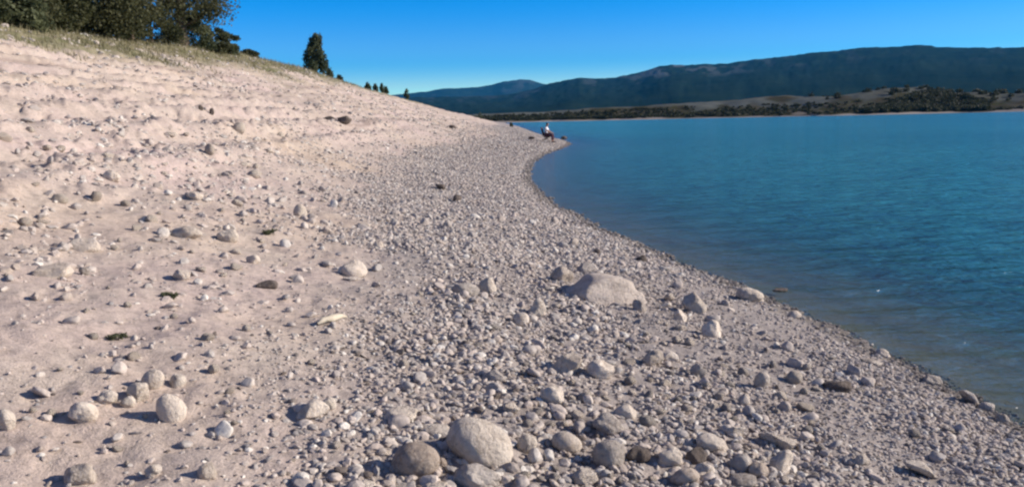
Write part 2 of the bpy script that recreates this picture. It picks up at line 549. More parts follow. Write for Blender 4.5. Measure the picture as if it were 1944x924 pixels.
def build_far_shore():
    a = np.linspace(-0.33, 1.05, 900)
    t = np.concatenate([np.linspace(-12, 20, 30), np.linspace(21.5, 120, 66), np.linspace(130, 420, 20)])
    A, T = np.meshgrid(a, t)
    R = far_r0(A) + T
    Z = far_z(A, T)
    dry = sstep(44, 60, T + 22 * fbm(A * 30, T / 30, 3, 121)) * (0.55 + 0.45 * np.clip(vnoise(A * 25, T / 20, 7) + .6, 0, 1))
    bare = (1 - sstep(1.4, 3.0, T + 1.6 * vnoise(A * 60, T / 9, 131)))
    bare = np.maximum(bare, 0.45 * sstep(0.15, 0.6, vnoise(A * 22, T / 26, 141)) * (1 - sstep(14, 30, T)))
    bare = np.maximum(bare, sstep(.545, .56, A) * (1 - sstep(8, 22, T)))
    V = np.stack([R * np.sin(A), R * np.cos(A), Z], -1).reshape(-1, 3)
    me = mesh_np('far_shore', V, grid_faces(len(t), len(a)), mat_far_land(), True, {'dry': dry.ravel(), 'bare': bare.ravel()})
    tag(link('far_shore', me), 'low dry far shore across the lake', 'shore', kind='structure')
build_far_shore()

def mat_mountain():
    m, n, b, _ = mat('mountain_forest')
    pos = N(n, 'ShaderNodeNewGeometry').outputs['Position']
    f = noise(n, pos, 0.004, 6, 0.65)
    g = noise(n, pos, 0.03, 5, 0.7)
    c = ramp(n, f, [(0.35, (0.008, 0.018, 0.014)), (0.6, (0.015, 0.027, 0.019))])
    c = mix(n, ramp(n, g, [(0.56, (0, 0, 0)), (0.70, (0.6,) * 3)]), c, (0.032, 0.038, 0.032))
    c = mix(n, attr(n, 'rocky'), c, (0.085, 0.095, 0.10))
    n.links.new(c, b.inputs['Base Color'])
    b.inputs['Specular IOR Level'].default_value = 0.0
    return m
M_MTN = mat_mountain()

def build_mountain(name, label, pts, dist, r0, r1, a0, a1, seed, rough, rockrange):
    ba, bz = bearing_table(pts, dist)
    a = np.linspace(a0, a1, 900)
    t = np.linspace(0, 1, 110)
    A, T = np.meshgrid(a, t)
    rr = r0 + (r1 - r0) * T
    tc = (dist - r0) / (r1 - r0)
    H = np.interp(A, ba, bz)
    prof = np.where(T < tc, (np.clip(T / tc, 0, 1)) ** 1.15, 1 - 0.6 * sstep(tc, 1, T))
    gul = fbm(A * rough * .5, T * 4, 3, seed)
    spur = np.abs(fbm(A * rough * 0.6, T * 1.2, 3, seed + 50))
    Z = -5 + (H + 5) * prof
    mid = np.sin(np.pi * np.clip(T / tc, 0, 1)) ** 0.8
    Z = Z + H.max() * mid * (0.025 * gul - 0.012 * spur)
    Z = Z + 3.0 * fbm(A * 110, T * 14, 3, seed + 9) * prof
    rocky = sstep(0.25, 0.7, fbm(A * rough * 2.2, T * 9, 4, seed + 3)) * np.interp(A, *rockrange) * sstep(.55, .8, T / tc) * (1 - sstep(.99, 1.1, T / tc))
    V = np.stack([rr * np.sin(A), rr * np.cos(A), Z], -1).reshape(-1, 3)
    me = mesh_np(name, V, grid_faces(len(t), len(a)), M_MTN, True, {'rocky': rocky.ravel()})
    tag(link(name, me), label, 'mountain', kind='structure')

RIDGE = [(300, 200), (700, 190), (800, 184), (870, 184), (930, 182), (975, 178), (1010, 170), (1040, 159), (1060, 155), (1100, 147), (1130, 150), (1170, 147), (1190, 142), (1215, 137), (1250, 127), (1275, 123),
         (1300, 124), (1340, 121), (1380, 121), (1440, 112), (1500, 106), (1550, 99), (1600, 95), (1640, 91), (1700, 89), (1740, 86), (1770, 87), (1800, 90), (1860, 90), (1944, 90), (2200, 92), (2600, 110), (3200, 150)]
FAR_RIDGE = [(300, 190), (700, 184), (770, 178), (810, 174), (840, 168), (870, 168), (900, 166), (935, 161), (955, 155), (985, 151), (1005, 152), (1022, 157), (1045, 161), (1100, 163), (1200, 165), (1500, 172), (2400, 180)]
_pa = lambda x: math.atan2((x - 972) / FPX, 1)
build_mountain('mountain', 'long dark forested mountain ridge beyond the lake', RIDGE, 4300, 1500, 5600, -0.40, 0.95, 201, 26,
               ([_pa(900), _pa(1150), _pa(1240), _pa(1330), _pa(1420), _pa(1700)], [.25, .4, 1, 1, .35, .12]))
build_mountain('far_mountain', 'paler blue mountain ridge farthest away', FAR_RIDGE, 7600, 5400, 8600, -0.40, 0.5, 301, 30,
               ([-1, 1], [.4, .4]))

# ------------------------------------------------------------------ stones
_ico = {}
def ico(sub):
    if sub not in _ico:
        bm = bmesh.new()
        bmesh.ops.create_icosphere(bm, subdivisions=sub, radius=1.0)
        v = np.array([p.co[:] for p in bm.verts]); f = np.array([[q.index for q in p.verts] for p in bm.faces])
        bm.free()
        _ico[sub] = (v, f)
    return _ico[sub]

def stone_shape(kind, rng, sub=4):
    v = ico(sub)[0].copy()
    ncut = {'round': 3, 'egg': 2, 'angular': 11, 'flat': 8, 'slab': 8}[kind]
    hard = {'round': 0.45, 'egg': 0.3, 'angular': 0.92, 'flat': 0.8, 'slab': 0.9}[kind]
    lo = {'round': 0.68, 'egg': 0.8, 'angular': 0.52, 'flat': 0.55, 'slab': 0.5}[kind]
    for k in range(ncut):
        nn = rng.normal(size=3); nn /= np.linalg.norm(nn)
        c = rng.uniform(lo, 0.92)
        over = np.clip(v @ nn - c, 0, None)
        v = v - np.outer(over * hard, nn)
    u = ico(sub)[0]
    r = np.zeros(len(v))
    amp = {'round': 0.08, 'egg': 0.03, 'angular': 0.085, 'flat': 0.08, 'slab': 0.06}[kind]
    for k in range(16):
        kk = rng.normal(size=3) * rng.choice([1.6, 3.0, 6.0, 11.0], p=[.3, .3, .25, .15])
        r += amp * np.sin(u @ kk + rng.uniform(0, 6.28)) / (0.6 + 0.35 * np.linalg.norm(kk))
    v = v * (1 + r)[:, None]
    v -= (v.max(0) + v.min(0)) / 2
    v /= (v.max(0) - v.min(0)) / 2
    return v

def rotm(rx, ry, rz):
    return np.array(Matrix.Rotation(rz, 3, 'Z') @ Matrix.Rotation(ry, 3, 'Y') @ Matrix.Rotation(rx, 3, 'X'))

PLACED = []                                      # (px, py, w) of the stones set one by one
def stone(cx, cy, w, h, kind, label, m=None, name='stone', cat='stone', roll=0.0, yaw=None, sub=4, deep=0.8, bury=0.27, group=None, seed=None, lift=0.0, thin=None):
    rng = np.random.default_rng(int(cx * 7919 + cy * 104729) if seed is None else seed)
    shp = stone_shape(kind, rng, sub)
    yaw = rng.uniform(-.35, .35) if yaw is None else yaw
    R3 = rotm(rng.uniform(-.08, .08), 0, yaw)
    Rroll = rotm(0, roll, 0)
    P, hit = ground_at(cx, cy + h * 0.30)
    P = P[0]
    depth = (P - CAMP) @ fwd
    sw = w * depth / FPX / 2
    sh = h * depth / FPX / 2
    sd = sw * deep
    tx, ty = cx, cy + h * 0.30
    for it in range(7):
        v = (shp * np.array([sw, sd, sh])) @ Rroll.T @ R3.T
        zmin = v[:, 2].min(); hz = v[:, 2].max() - zmin
        P, hit = ground_at(tx, ty)
        P = P[0]
        wv = v + P + np.array([0, 0, -zmin - bury * hz + lift])
        vis = wv[:, 2] > zt(wv[:, 0], wv[:, 1], False) - 0.02
        if vis.sum() < 10: vis[:] = True
        qx, qy, _ = project(wv[vis])
        x0, x1, y0, y1 = qx.min(), qx.max(), qy.min(), qy.max()
        tx += cx - (x0 + x1) / 2
        ty += (cy - (y0 + y1) / 2)
        f = np.clip(w / max(x1 - x0, 1e-3), .7, 1.4)
        g = np.clip(h / max(y1 - y0, 1e-3), .7, 1.4)
        sw *= f; sd *= f; sh *= g
        sh = np.clip(sh, 0.16 * sw, 2.2 * sw)
        if thin: sh = thin * sw
        if sh >= 2.2 * sw or h > y1 - y0 + 1: pass
        elif sh <= 0.161 * sw: sd *= 0.9
    me = mesh_np('stone', v, ico(sub)[1], m or M_PALE, True)
    o = link(name, me)
    o.location = P + np.array([0, 0, -zmin - bury * hz + lift])
    tag(o, label, cat, group)
    PLACED.append((cx, cy, max(w, h)))
    return o

ST = [
 # cx, cy, w, h, kind, material, label, extras
 (911, 843, 128, 104, 'egg', M_PALE, 'largest rounded pale boulder of the front cluster, sloping down to the right', dict(name='boulder', cat='boulder', roll=0.42, seed=5, deep=.85, sub=5)),
 (789, 877, 93, 80, 'egg', M_TAN, 'round brown-tinted stone half in shade, left of the largest front boulder', dict(name='boulder', cat='boulder', roll=-0.2, seed=8, deep=.9, sub=5)),
 (905, 908, 94, 60, 'round', M_GREY, 'grey mottled stone cut by the bottom edge, leaning on the largest front boulder', dict(name='boulder', cat='boulder', roll=0.12, seed=12, sub=5)),
 (839, 881, 20, 27, 'egg', M_TAN, 'small upright stone wedged between the two big front boulders', {}),
 (691, 922, 48, 24, 'round', M_PALE, 'pale stone at the bottom edge, left of the round brown-tinted stone', {}),
 (765, 923, 46, 20, 'round', M_GREY, 'low grey stone at the bottom edge just below the round brown-tinted stone', {}),
 (828, 924, 62, 28, 'round', M_PALE, 'flat pale stone at the bottom edge below the gap between the two big boulders', {}),
 (826, 817, 72, 28, 'flat', M_PALE, 'flat pale stone partly shaded, behind the largest front boulder', {}),
 (757, 787, 72, 36, 'flat', M_PALE, 'broad flat pale block lying behind the dark shadow of the front cluster', dict(seed=3)),
 (808, 791, 26, 15, 'angular', M_CREAM, 'small pale chip just right of the broad flat block', {}),
 (737, 858, 32, 13, 'slab', M_CREAM, 'thin pale sliver of stone catching sun inside the front cluster shadow', dict(roll=0.25)),
 (594, 779, 64, 45, 'angular', M_CREAM, 'triangular pale stone alone on the sand, left of the front cluster', dict(seed=21)),
 (623, 767, 32, 30, 'round', M_PALE, 'rounded stone tucked behind the triangular pale stone', {}),
 (325, 777, 59, 62, 'egg', M_CREAM, 'upright egg-shaped pale stone, front one of the sandy group', dict(roll=-0.2)),
 (290, 723, 46, 46, 'egg', M_CREAM, 'tall pale stone at the back of the sandy group', dict(roll=0.5)),
 (262, 748, 44, 46, 'flat', M_PALE, 'low buff stone leaning under the tall back stone of the sandy group', {}),
 (243, 764, 30, 28, 'round', M_PALE, 'small buff stone at the left foot of the sandy group', {}),
 (337, 724, 34, 30, 'round', M_PALE, 'small rounded stone right behind the upright egg-shaped stone', {}),
 (158, 783, 60, 44, 'round', M_CREAM, 'oval pale stone casting a shadow, left of the sandy group', {}),
 (203, 755, 42, 32, 'round', M_PALE, 'half sunken pale stone between the oval stone and the sandy group', {}),
 (393, 895, 38, 38, 'round', M_PALE, 'rounded pale stone alone near the bottom edge on the sand', {}),
 (291, 893, 34, 26, 'round', M_PALE, 'low stone with a dark left side at the bottom, between two others on the sand', {}),
 (152, 893, 58, 30, 'flat', M_PALE, 'pale flat stone with a dark shadow at the bottom left of the sand', {}),
 (10, 795, 40, 40, 'round', M_PALE, 'pale stone cut by the left edge on the lower sand', {}),
 (100, 516, 82, 38, 'flat', M_CREAM, 'wide flat cream stone on the far left of the slope', dict(bury=.3)),
 (156, 466, 70, 30, 'flat', M_CREAM, 'long pale hump of stone just above the wide flat cream stone', dict(bury=.35)),
 (160, 515, 22, 17, 'angular', M_GREY, 'small greyish stone right beside the wide flat cream stone', {}),
 (672, 508, 52, 31, 'round', M_CREAM, 'bright rounded stone alone in the middle of the sandy slope, sharp shadow', {}),
 (668, 529, 36, 9, 'slab', M_CREAM, 'thin pale flake just below the bright rounded stone', {}),
 (354, 443, 62, 29, 'flat', M_PALE, 'flat pale stone with a dark undercut left end, middle of the left slope', dict(roll=.12)),
 (432, 448, 42, 28, 'round', M_PALE, 'rounded stone just right of the flat undercut stone', {}),
 (345, 523, 34, 24, 'angular', M_CREAM, 'small bright stone above the dark weed on the left slope', {}),
 (480, 493, 30, 22, 'angular', M_CREAM, 'pale chip left of the dark wedge stone', {}),
 (506, 541, 44, 20, 'angular', M_DARK, 'dark wedge-shaped stone on the middle sand', {}),  # dark solid standing in for a cast shadow on the sand
 (570, 400, 27, 25, 'round', M_PALE, 'small round stone with a long shadow, upper middle of the slope', {}),
 (690, 428, 26, 13, 'flat', M_CREAM, 'low pale stone above and right of the bright rounded stone', {}),
 (718, 466, 20, 16, 'angular', M_CREAM, 'small bright stone at the upper edge of the gravel', {}),
 (211, 334, 36, 24, 'round', M_CREAM, 'pale stone with a dark left side high on the left slope', {}),
 (370, 372, 34, 18, 'flat', M_CREAM, 'flat cream stone high above the flat undercut stone', {}),
 (1149, 548, 158, 60, 'slab', M_BUFF, 'very large flat-topped pale boulder half sunk in the gravel near the water', dict(name='boulder', cat='boulder', bury=.42, seed=23, sub=5, deep=1.15, yaw=.1)),
 (1066, 518, 46, 28, 'flat', M_PALE, 'low pale stone behind the left end of the half sunk boulder', {}),
 (1116, 507, 40, 18, 'flat', M_GREY, 'dark-edged stone peeping over the top of the half sunk boulder', {}),
 (882, 551, 58, 34, 'angular', M_GREY, 'grey stone with a deep shadow left, up the gravel from the half sunk boulder', {}),
 (925, 543, 36, 34, 'round', M_PALE, 'rounded pale stone right beside the deep shadowed grey stone', {}),
 (1020, 581, 34, 32, 'round', M_PALE, 'round stone just left below the half sunk boulder', {}),
 (989, 606, 32, 28, 'round', M_CREAM, 'cream stone below and left of the half sunk boulder', {}),
 (1213, 578, 26, 20, 'angular', M_GREY, 'small stone under the right end of the half sunk boulder', {}),
 (1073, 690, 66, 52, 'angular', M_PALE, 'big angular pale rock with a ridge and a black shadow at its left, mid gravel', dict(name='rock', cat='rock', seed=44, roll=-.1)),
 (1140, 702, 54, 40, 'angular', M_CREAM, 'light blocky rock just right of the ridged angular rock', dict(name='rock', cat='rock')),
 (938, 715, 48, 30, 'angular', M_GREY, 'grey stone with a shaded left half, left of the ridged angular rock', {}),
 (1048, 751, 46, 40, 'angular', M_PALE, 'pointed stone below the ridged angular rock', {}),
 (1155, 807, 62, 50, 'round', M_GREY, 'grey rounded stone with a black shaded left side, above the tall grey one', dict(roll=.4)),
 (1076, 840, 58, 46, 'egg', M_PALE, 'egg-shaped pale stone with a shaded left end, right of the front cluster', dict(roll=.35)),
 (1155, 864, 62, 62, 'egg', M_GREY, 'tall upright grey cobble half in shade, right of the egg-shaped stone', dict(roll=.15)),
 (1186, 783, 46, 36, 'angular', M_CREAM, 'bright stone leaning behind the rounded stone with the black side', {}),
 (1212, 862, 48, 34, 'flat', M_DARK, 'dark slanting stone between the tall grey cobble and a buff one', dict(roll=.35)),
 (1273, 868, 48, 42, 'round', M_PALE, 'round buff cobble in the lower right gravel', {}),
 (1300, 905, 58, 38, 'round', M_TAN, 'brownish cobble below the round buff cobble', {}),
 (1352, 842, 62, 44, 'round', M_PALE, 'mottled cobble with a black shaded left side, lower right gravel', dict(roll=.3)),
 (1322, 866, 42, 38, 'angular', M_DARK, 'dark stone tucked left of the mottled cobble', {}),
 (1338, 892, 40, 30, 'angular', M_CREAM, 'bright chip below the dark tucked stone', {}),
 (1405, 880, 46, 40, 'round', M_GREY, 'grey cobble right of the mottled cobble', {}),
 (1410, 912, 56, 30, 'round', M_GREY, 'grey cobble at the bottom edge of the lower right gravel', {}),
 (1476, 838, 74, 34, 'slab', M_PALE, 'long slanting pale stone with a dark left tip, lower right gravel', dict(roll=.25, seed=77)),
 (1483, 878, 46, 52, 'angular', M_CREAM, 'blocky pinkish pale stone under the long slanting one', {}),
 (1440, 893, 40, 36, 'round', M_TAN, 'brownish cobble left of the blocky pinkish stone', {}),
 (1424, 561, 54, 32, 'round', M_PALE, 'rounded boulder with a dark left half at the waterline', dict(name='boulder', cat='boulder', roll=.2)),
 (1508, 598, 28, 19, 'round', M_CREAM, 'small pale stone at the waterline right of the half dark boulder', {}),
 (1841, 756, 42, 46, 'slab', M_GREY, 'tall leaning slab standing at the waterline, dark on its left face', dict(name='rock', cat='rock', roll=.85, seed=31, deep=.6, thin=.4)),
 (1771, 722, 38, 22, 'slab', M_GREY, 'flat tilted stone at the waterline left of the tall leaning slab', dict(roll=.3)),
 (1873, 772, 32, 20, 'round', M_GREY, 'grey stone at the waterline just right of the tall leaning slab', {}),
 (1903, 794, 30, 22, 'angular', M_GREY, 'farthest right grey stone on the waterline', {}),
 (1675, 671, 32, 20, 'round', M_CREAM, 'bright small stone on the waterline, half way down the right shore', {}),
 (1655, 686, 42, 16, 'slab', M_PALE, 'long low pale stone just inland of the bright waterline stone', dict(roll=.25)),
 (1318, 575, 48, 42, 'angular', M_PALE, 'pale rock with a dark left side, right of the half sunk boulder', dict(name='rock', cat='rock')),
 (1350, 622, 38, 32, 'angular', M_CREAM, 'light stone with a black shadow, below the pale rock right of the half sunk boulder', {}),
 (1291, 597, 26, 22, 'angular', M_CREAM, 'small bright stone at the foot of the pale rock', {}),
 (1446, 722, 32, 36, 'angular', M_PALE, 'upright stone with a long dark shadow in the fine right gravel', {}),
 (1412, 759, 24, 28, 'angular', M_CREAM, 'small light stone left below the upright stone in the fine gravel', {}),
 (1240, 682, 42, 36, 'angular', M_PALE, 'wedge stone with dark left side, right of the light blocky rock', {}),
 (1272, 678, 34, 24, 'slab', M_CREAM, 'light slanting chip touching the wedge stone', dict(roll=.3)),
 (1326, 706, 34, 34, 'angular', M_GREY, 'grey upright stone with a dark triangular left face, centre right gravel', {}),
 (1590, 735, 54, 26, 'slab', M_DARK, 'dark flat stone alone in the fine gravel on the right', {}),
 (1747, 890, 62, 36, 'slab', M_PALE, 'long slanting stone with a dark hollow, bottom right fine gravel', dict(roll=.4)),
 (1635, 872, 34, 26, 'angular', M_PALE, 'pale stone left of the long slanting one in the bottom right gravel', {}),
 (1481, 550, 30, 8, 'flat', M_DARK, 'dark low rock just breaking the water by the shore', dict(name='rock', cat='rock')),
 (1218, 492, 22, 17, 'round', M_DARK, 'small dark stone near the waterline above the half sunk boulder', {}),
 (1133, 478, 14, 11, 'round', M_DARK, 'tiny dark stone near the waterline farther than the other dark one', {}),
 (654, 228, 28, 17, 'angular', M_DARK, 'dark brown rock on the upper bench of the slope', dict(name='rock', cat='rock', sub=3)),
 (626, 225, 20, 9, 'angular', M_DARK, 'dark low rock touching the left of the brown bench rock', dict(name='rock', cat='rock', sub=3)),
 (402, 213, 10, 16, 'angular', M_DARK, 'small dark upright stone, right one of a pair high on the slope', dict(sub=3)),
 (381, 205, 10, 12, 'angular', M_DARK, 'small dark upright stone, left one of a pair high on the slope', dict(sub=3)),
 (836, 355, 20, 12, 'angular', M_DARK, 'dark slanting stone where the sand meets the upper gravel', dict(roll=.3, sub=3)),
 (868, 376, 17, 14, 'angular', M_DARK, 'dark stone right below the dark slanting one in upper gravel', dict(sub=3)),
 (183, 82, 14, 10, 'round', M_CREAM, 'bright whitish stone below the trees on the upper bank', dict(sub=3)),
 (1009, 262, 13, 7, 'flat', M_DARK, 'low dark stone on the point, left of the seated angler', dict(sub=3)),
 (1071, 262, 12, 8, 'round', M_DARK, 'low dark stone at the tip of the point, right of the angler', dict(sub=3)),
 (858, 241, 16, 8, 'angular', M_DARK, 'dark stone high on the beach left of the angler', dict(sub=3)),
 (1000, 845, 40, 46, 'round', M_PALE, 'rounded pale stone right behind the largest front boulder', {}),
 (970, 775, 36, 24, 'angular', M_PALE, 'pale stone above and right of the largest front boulder', {}),
 (1110, 905, 52, 36, 'angular', M_PALE, 'pale block below the egg-shaped stone at the bottom edge', {}),
 (1395, 822, 36, 26, 'angular', M_PALE, 'pale chip above right of the mottled cobble', {}),
]
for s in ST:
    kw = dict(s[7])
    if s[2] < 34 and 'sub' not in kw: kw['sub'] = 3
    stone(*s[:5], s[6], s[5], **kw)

# stones by the dozen: each one its own object on shared shapes
PROTO = {}
def proto(kind, m, k):
    key = (kind, m.name, k)
    if key not in PROTO:
        rng = np.random.default_rng(abs(hash((kind, k))) % 9999 if False else 1000 + k * 17 + len(kind))
        PROTO[key] = mesh_np('stone', stone_shape(kind, rng, 3), ico(3)[1], m, True)
    return PROTO[key]

ZONES = [
 # how many, photo polygon box list, size px range at y, label, group
 (72, [(980, 690, 1560, 918)], (16, 36), 'middling pale stone among many in the coarse front gravel', 'stones of the coarse front gravel', [('angular', M_PALE), ('round', M_PALE), ('angular', M_GREY), ('flat', M_PALE), ('round', M_GREY), ('angular', M_CREAM)]),
 (36, [(760, 560, 1320, 700)], (10, 24), 'small pale stone among many in the gravel beyond the front cluster', 'stones of the middle gravel', [('angular', M_PALE), ('angular', M_CREAM), ('round', M_PALE), ('flat', M_GREY)]),
 (18, [(1450, 640, 1940, 918)], (12, 24), 'small greyish stone in the fine gravel near the water', 'stones of the fine gravel by the water', [('angular', M_GREY), ('flat', M_PALE), ('flat', M_GREY)]),
 (24, [(10, 540, 640, 915)], (12, 26), 'small pale stone lying loose on the bare lower sand', 'loose stones on the lower sand', [('round', M_PALE), ('round', M_CREAM), ('angular', M_PALE)]),
 (44, [(5, 250, 560, 540)], (11, 30), 'small pale stone scattered on the rough left slope', 'loose stones on the left slope', [('angular', M_CREAM), ('round', M_PALE), ('flat', M_CREAM), ('angular', M_PALE)]),
]
def fits(px, py, w):
    for (x, y, q) in PLACED:
        if abs(px - x) < (w + q) * .52 and abs(py - y) < (w + q) * .42: return False
    return True
for (cnt, boxes, (s0, s1), lab, grp, kinds) in ZONES:
    made = tries = 0
    while made < cnt and tries < 4000:
        tries += 1
        x0, y0, x1, y1 = boxes[0]
        px, py = RNG.uniform(x0, x1), RNG.uniform(y0, y1)
        w = s0 + (s1 - s0) * RNG.random() ** 2.2
        if not fits(px, py, w): continue
        P, hit = ground_at(px, py)
        P = P[0]
        if not hit[0] or dist_in(P[0], P[1]) < 0.15: continue
        dep = (P - CAMP) @ fwd
        sw = w * dep / FPX / 2
        kind, m_ = kinds[int(RNG.integers(len(kinds)))]
        o = link('stone', proto(kind, m_, int(RNG.integers(6))))
        hz = sw * {'round': .75, 'angular': .7, 'flat': .4}[kind] * RNG.uniform(.8, 1.2)
        o.scale = (sw, sw * RNG.uniform(.65, 1.0), hz)
        o.rotation_euler = (RNG.uniform(-.25, .25), RNG.uniform(-.25, .25), RNG.uniform(0, 6.28))
        o.location = P + np.array([0, 0, hz * .55])
        tag(o, lab, 'stone', grp)
        PLACED.append((px, py, w))
        made += 1

# gravel and grit: nobody could count these
def merged_pebbles(name, label, pos, size, squash, tint, sub, rng, rough=0.28):
    base, faces = ico(sub)
    n, k = len(pos), len(base)
    protos = []
    for i in range(40):
        v = base.copy()
        for c in range(7 if sub > 1 else 3):
            nn = rng.normal(size=3); nn /= np.linalg.norm(nn)
            v = v - np.outer(np.clip(v @ nn - rng.uniform(.5, .85), 0, None) * .9, nn)
        v = v * (1 + rough * .5 * (rng.random((k, 1)) - .5)) * rng.uniform(.75, 1.2, 3)
        protos.append(v)
    protos = np.array(protos)
    v = protos[rng.integers(0, 40, n)]
    v = v * np.stack([np.ones(n), rng.uniform(.55, 1, n), squash], -1)[:, None, :]
    ax, ay, az = rng.normal(0, .3, n), rng.normal(0, .3, n), rng.uniform(0, 6.283, n)
    def rot(v, a, i, j):
        c, s = np.cos(a)[:, None], np.sin(a)[:, None]
        p, q = v[..., i].copy(), v[..., j].copy()
        v[..., i], v[..., j] = c * p - s * q, s * p + c * q
    rot(v, ax, 1, 2); rot(v, ay, 0, 2); rot(v, az, 0, 1)
    v = v * size[:, None, None] + pos[:, None, :]
    F = (faces[None] + (np.arange(n) * k)[:, None, None]).reshape(-1, 3)
    d = dist_in(pos[:, 0], pos[:, 1])
    wet = 1 - sstep(0.0, 0.2, d + 0.1 * rng.normal(size=n))
    me = mesh_np(name, v.reshape(-1, 3), F, M_PEB, sub > 2, {'tint': np.repeat(tint, k), 'wet': np.repeat(wet, k)})
    return tag(link(name, me), label, 'gravel', kind='stuff')

def scatter(n, y0, y1, d0, d1, power, rng):
    """points on the beach, thinned with distance from the viewpoint"""
    u = rng.random(n)
    if power == 1: y = y0 * (y1 / y0) ** u
    else: y = (y0 ** (1 - power) + u * (y1 ** (1 - power) - y0 ** (1 - power))) ** (1 / (1 - power))
    x = shore_x(y) - rng.uniform(d0, d1, n)
    return x, y

def build_gravel():
    rng = np.random.default_rng(99)
    # close, coarse
    x, y = scatter(70000, 2.2, 9.5, -0.12, 6.0, 1.0, rng)
    g = gravelly(x, y)
    d = dist_in(x, y)
    coarse = sstep(0.9, 2.4, d + .5 * vnoise(x * 1.2, y * 1.2, 5)) * (1 - sstep(3.6, 4.8, d))
    keep = rng.random(len(x)) < np.clip(g * .98 + .045, 0, 1) * (1.0 - 0.35 * coarse)
    x, y, d, coarse = x[keep], y[keep], d[keep], coarse[keep]
    keep = rng.random(len(x)) < np.clip(.80 + .55 * fbm(x * .8, y * .6, 2, 77), .25, 1)
    x, y, d, coarse = x[keep], y[keep], d[keep], coarse[keep]
    s = (0.0105 + 0.011 * rng.random(len(x)) ** 2.5) * (1 + .38 * vnoise(d * 2.0, y * .35, 55)) * (1 + 1.15 * coarse * rng.random(len(x)) ** 1.5)
    z = zt(x, y)
    sq = rng.uniform(.35, .8, len(x))
    merged_pebbles('gravel', 'loose grey gravel of the near beach', np.stack([x, y, z + s * sq * .18], -1), s, sq, np.clip(rng.normal(.52, .28, len(x)), 0, 1), 2, rng)
    # far, thinning out
    x, y = scatter(130000, 8.5, 150, -0.15, 7.5, 1.25, rng)
    g = gravelly(x, y)
    keep = rng.random(len(x)) < np.clip(g * .95 + .05, 0, 1)
    x, y = x[keep], y[keep]
    s = (0.016 + 0.030 * rng.random(len(x)) ** 3) * (0.8 + y / 40)
    s = np.minimum(s, .09)
    z = zt(x, y)
    sq = rng.uniform(.35, .8, len(x))
    merged_pebbles('gravel', 'loose grey gravel of the beach farther off', np.stack([x, y, z + s * sq * .12], -1), s, sq, np.clip(rng.normal(.56, .25, len(x)), 0, 1), 1, rng)
    # cobbles
    x, y = scatter(2600, 2.4, 14, 0.5, 12, 0.7, rng)
    d = dist_in(x, y)
    keep = rng.random(len(x)) < np.where(d < 4.3, .30 + .55 * (1 - sstep(3.5, 6, y)) * sstep(1, 2, d), .30)
    x, y, d = x[keep], y[keep], d[keep]
    s = (0.020 + 0.026 * rng.random(len(x)) ** 2) * (0.75 + y / 9)
    sq = rng.uniform(.45, .85, len(x))
    merged_pebbles('cobbles', 'pale cobbles strewn over the beach', np.stack([x, y, zt(x, y) + s * sq * .4], -1), s, sq, np.clip(rng.normal(.62, .2, len(x)), 0, 1), 3, rng)
    # rubble and chips on the dry slope
    x, y = scatter(76000, 2.0, 120, 3.5, 26, 1.1, rng)
    patch = sstep(-.25, .7, fbm(x * .5, y * .4, 3, 91))
    keep = rng.random(len(x)) < (0.12 + .88 * patch) * .9
    x, y = x[keep], y[keep]
    s = (0.008 + 0.05 * rng.random(len(x)) ** 4) * (0.7 + np.hypot(x, y) / 16)
    s = np.minimum(s, .16) * (0.7 + .3 * sstep(3, 7, np.hypot(x, y)))
    z = zt(x, y)
    sq = rng.uniform(.3, .75, len(x))
    merged_pebbles('rubble', 'pale stone chips strewn over the dry slope', np.stack([x, y, z + s * sq * .02], -1), s, sq, np.clip(rng.normal(.66, .2, len(x)), 0, 1), 1, rng)
build_gravel()

# ------------------------------------------------------------------ plants
def leaf_mesh(name, centers, radii, n, size, m, rng, flat=1.0, up=0.0):
    """many small leaf faces spread through clumps (centers (k,3), radii (k,3))"""
    centers = np.asarray(centers, float); radii = np.asarray(radii, float)
    vol = radii.prod(1) ** 0.75
    c = rng.choice(len(centers), n, p=vol / vol.sum())
    u = rng.normal(size=(n, 3)); u /= np.linalg.norm(u, axis=1)[:, None]
    rad = rng.random(n) ** 0.42 * (1 + .18 * rng.normal(size=n))
    p = centers[c] + u * rad[:, None] * radii[c]
    a = rng.normal(size=(n, 3)); a[:, 2] += up; a /= np.linalg.norm(a, axis=1)[:, None]
    b = np.cross(a, rng.normal(size=(n, 3))); b /= np.linalg.norm(b, axis=1)[:, None]
    s = size * rng.uniform(.6, 1.4, n)[:, None]
    w = s * .38 * flat
    V = np.stack([p - a * s * .5, p + b * w, p + a * s * .6, p - b * w], 1).reshape(-1, 3)
    F = np.arange(4 * n).reshape(-1, 4)
    ct = rng.random(len(centers))
    tint = np.clip(.55 * ct[c] + .45 * rng.random(n), 0, 1)
    return mesh_np(name, V, F, m, False, {'tint': np.repeat(tint, 4)})

def tube(paths, m, name, seg=7):
    """tapered tubes: each path = [(point, radius), ...], one mesh"""
    Vs, Fs, off = [], [], 0
    for path in paths:
        pts = np.array([p for p, _ in path], float); rs = [r for _, r in path]
        for i, (p, r) in enumerate(zip(pts, rs)):
            t = pts[min(i + 1, len(pts) - 1)] - pts[max(i - 1, 0)]
            t /= np.linalg.norm(t) + 1e-9
            q = np.cross(t, [0.3, 1, 0.2]); q /= np.linalg.norm(q); w = np.cross(t, q)
            an = np.linspace(0, 2 * np.pi, seg, endpoint=False)
            Vs.append(p + r * (np.cos(an)[:, None] * q + np.sin(an)[:, None] * w))
        Fs.append(grid_faces(len(pts), seg, True) + off)
        cap = np.array([[off + k for k in range(seg)]])
        off += len(pts) * seg
    V = np.concatenate(Vs)
    return mesh_np(name, V, np.concatenate(Fs), m, True)

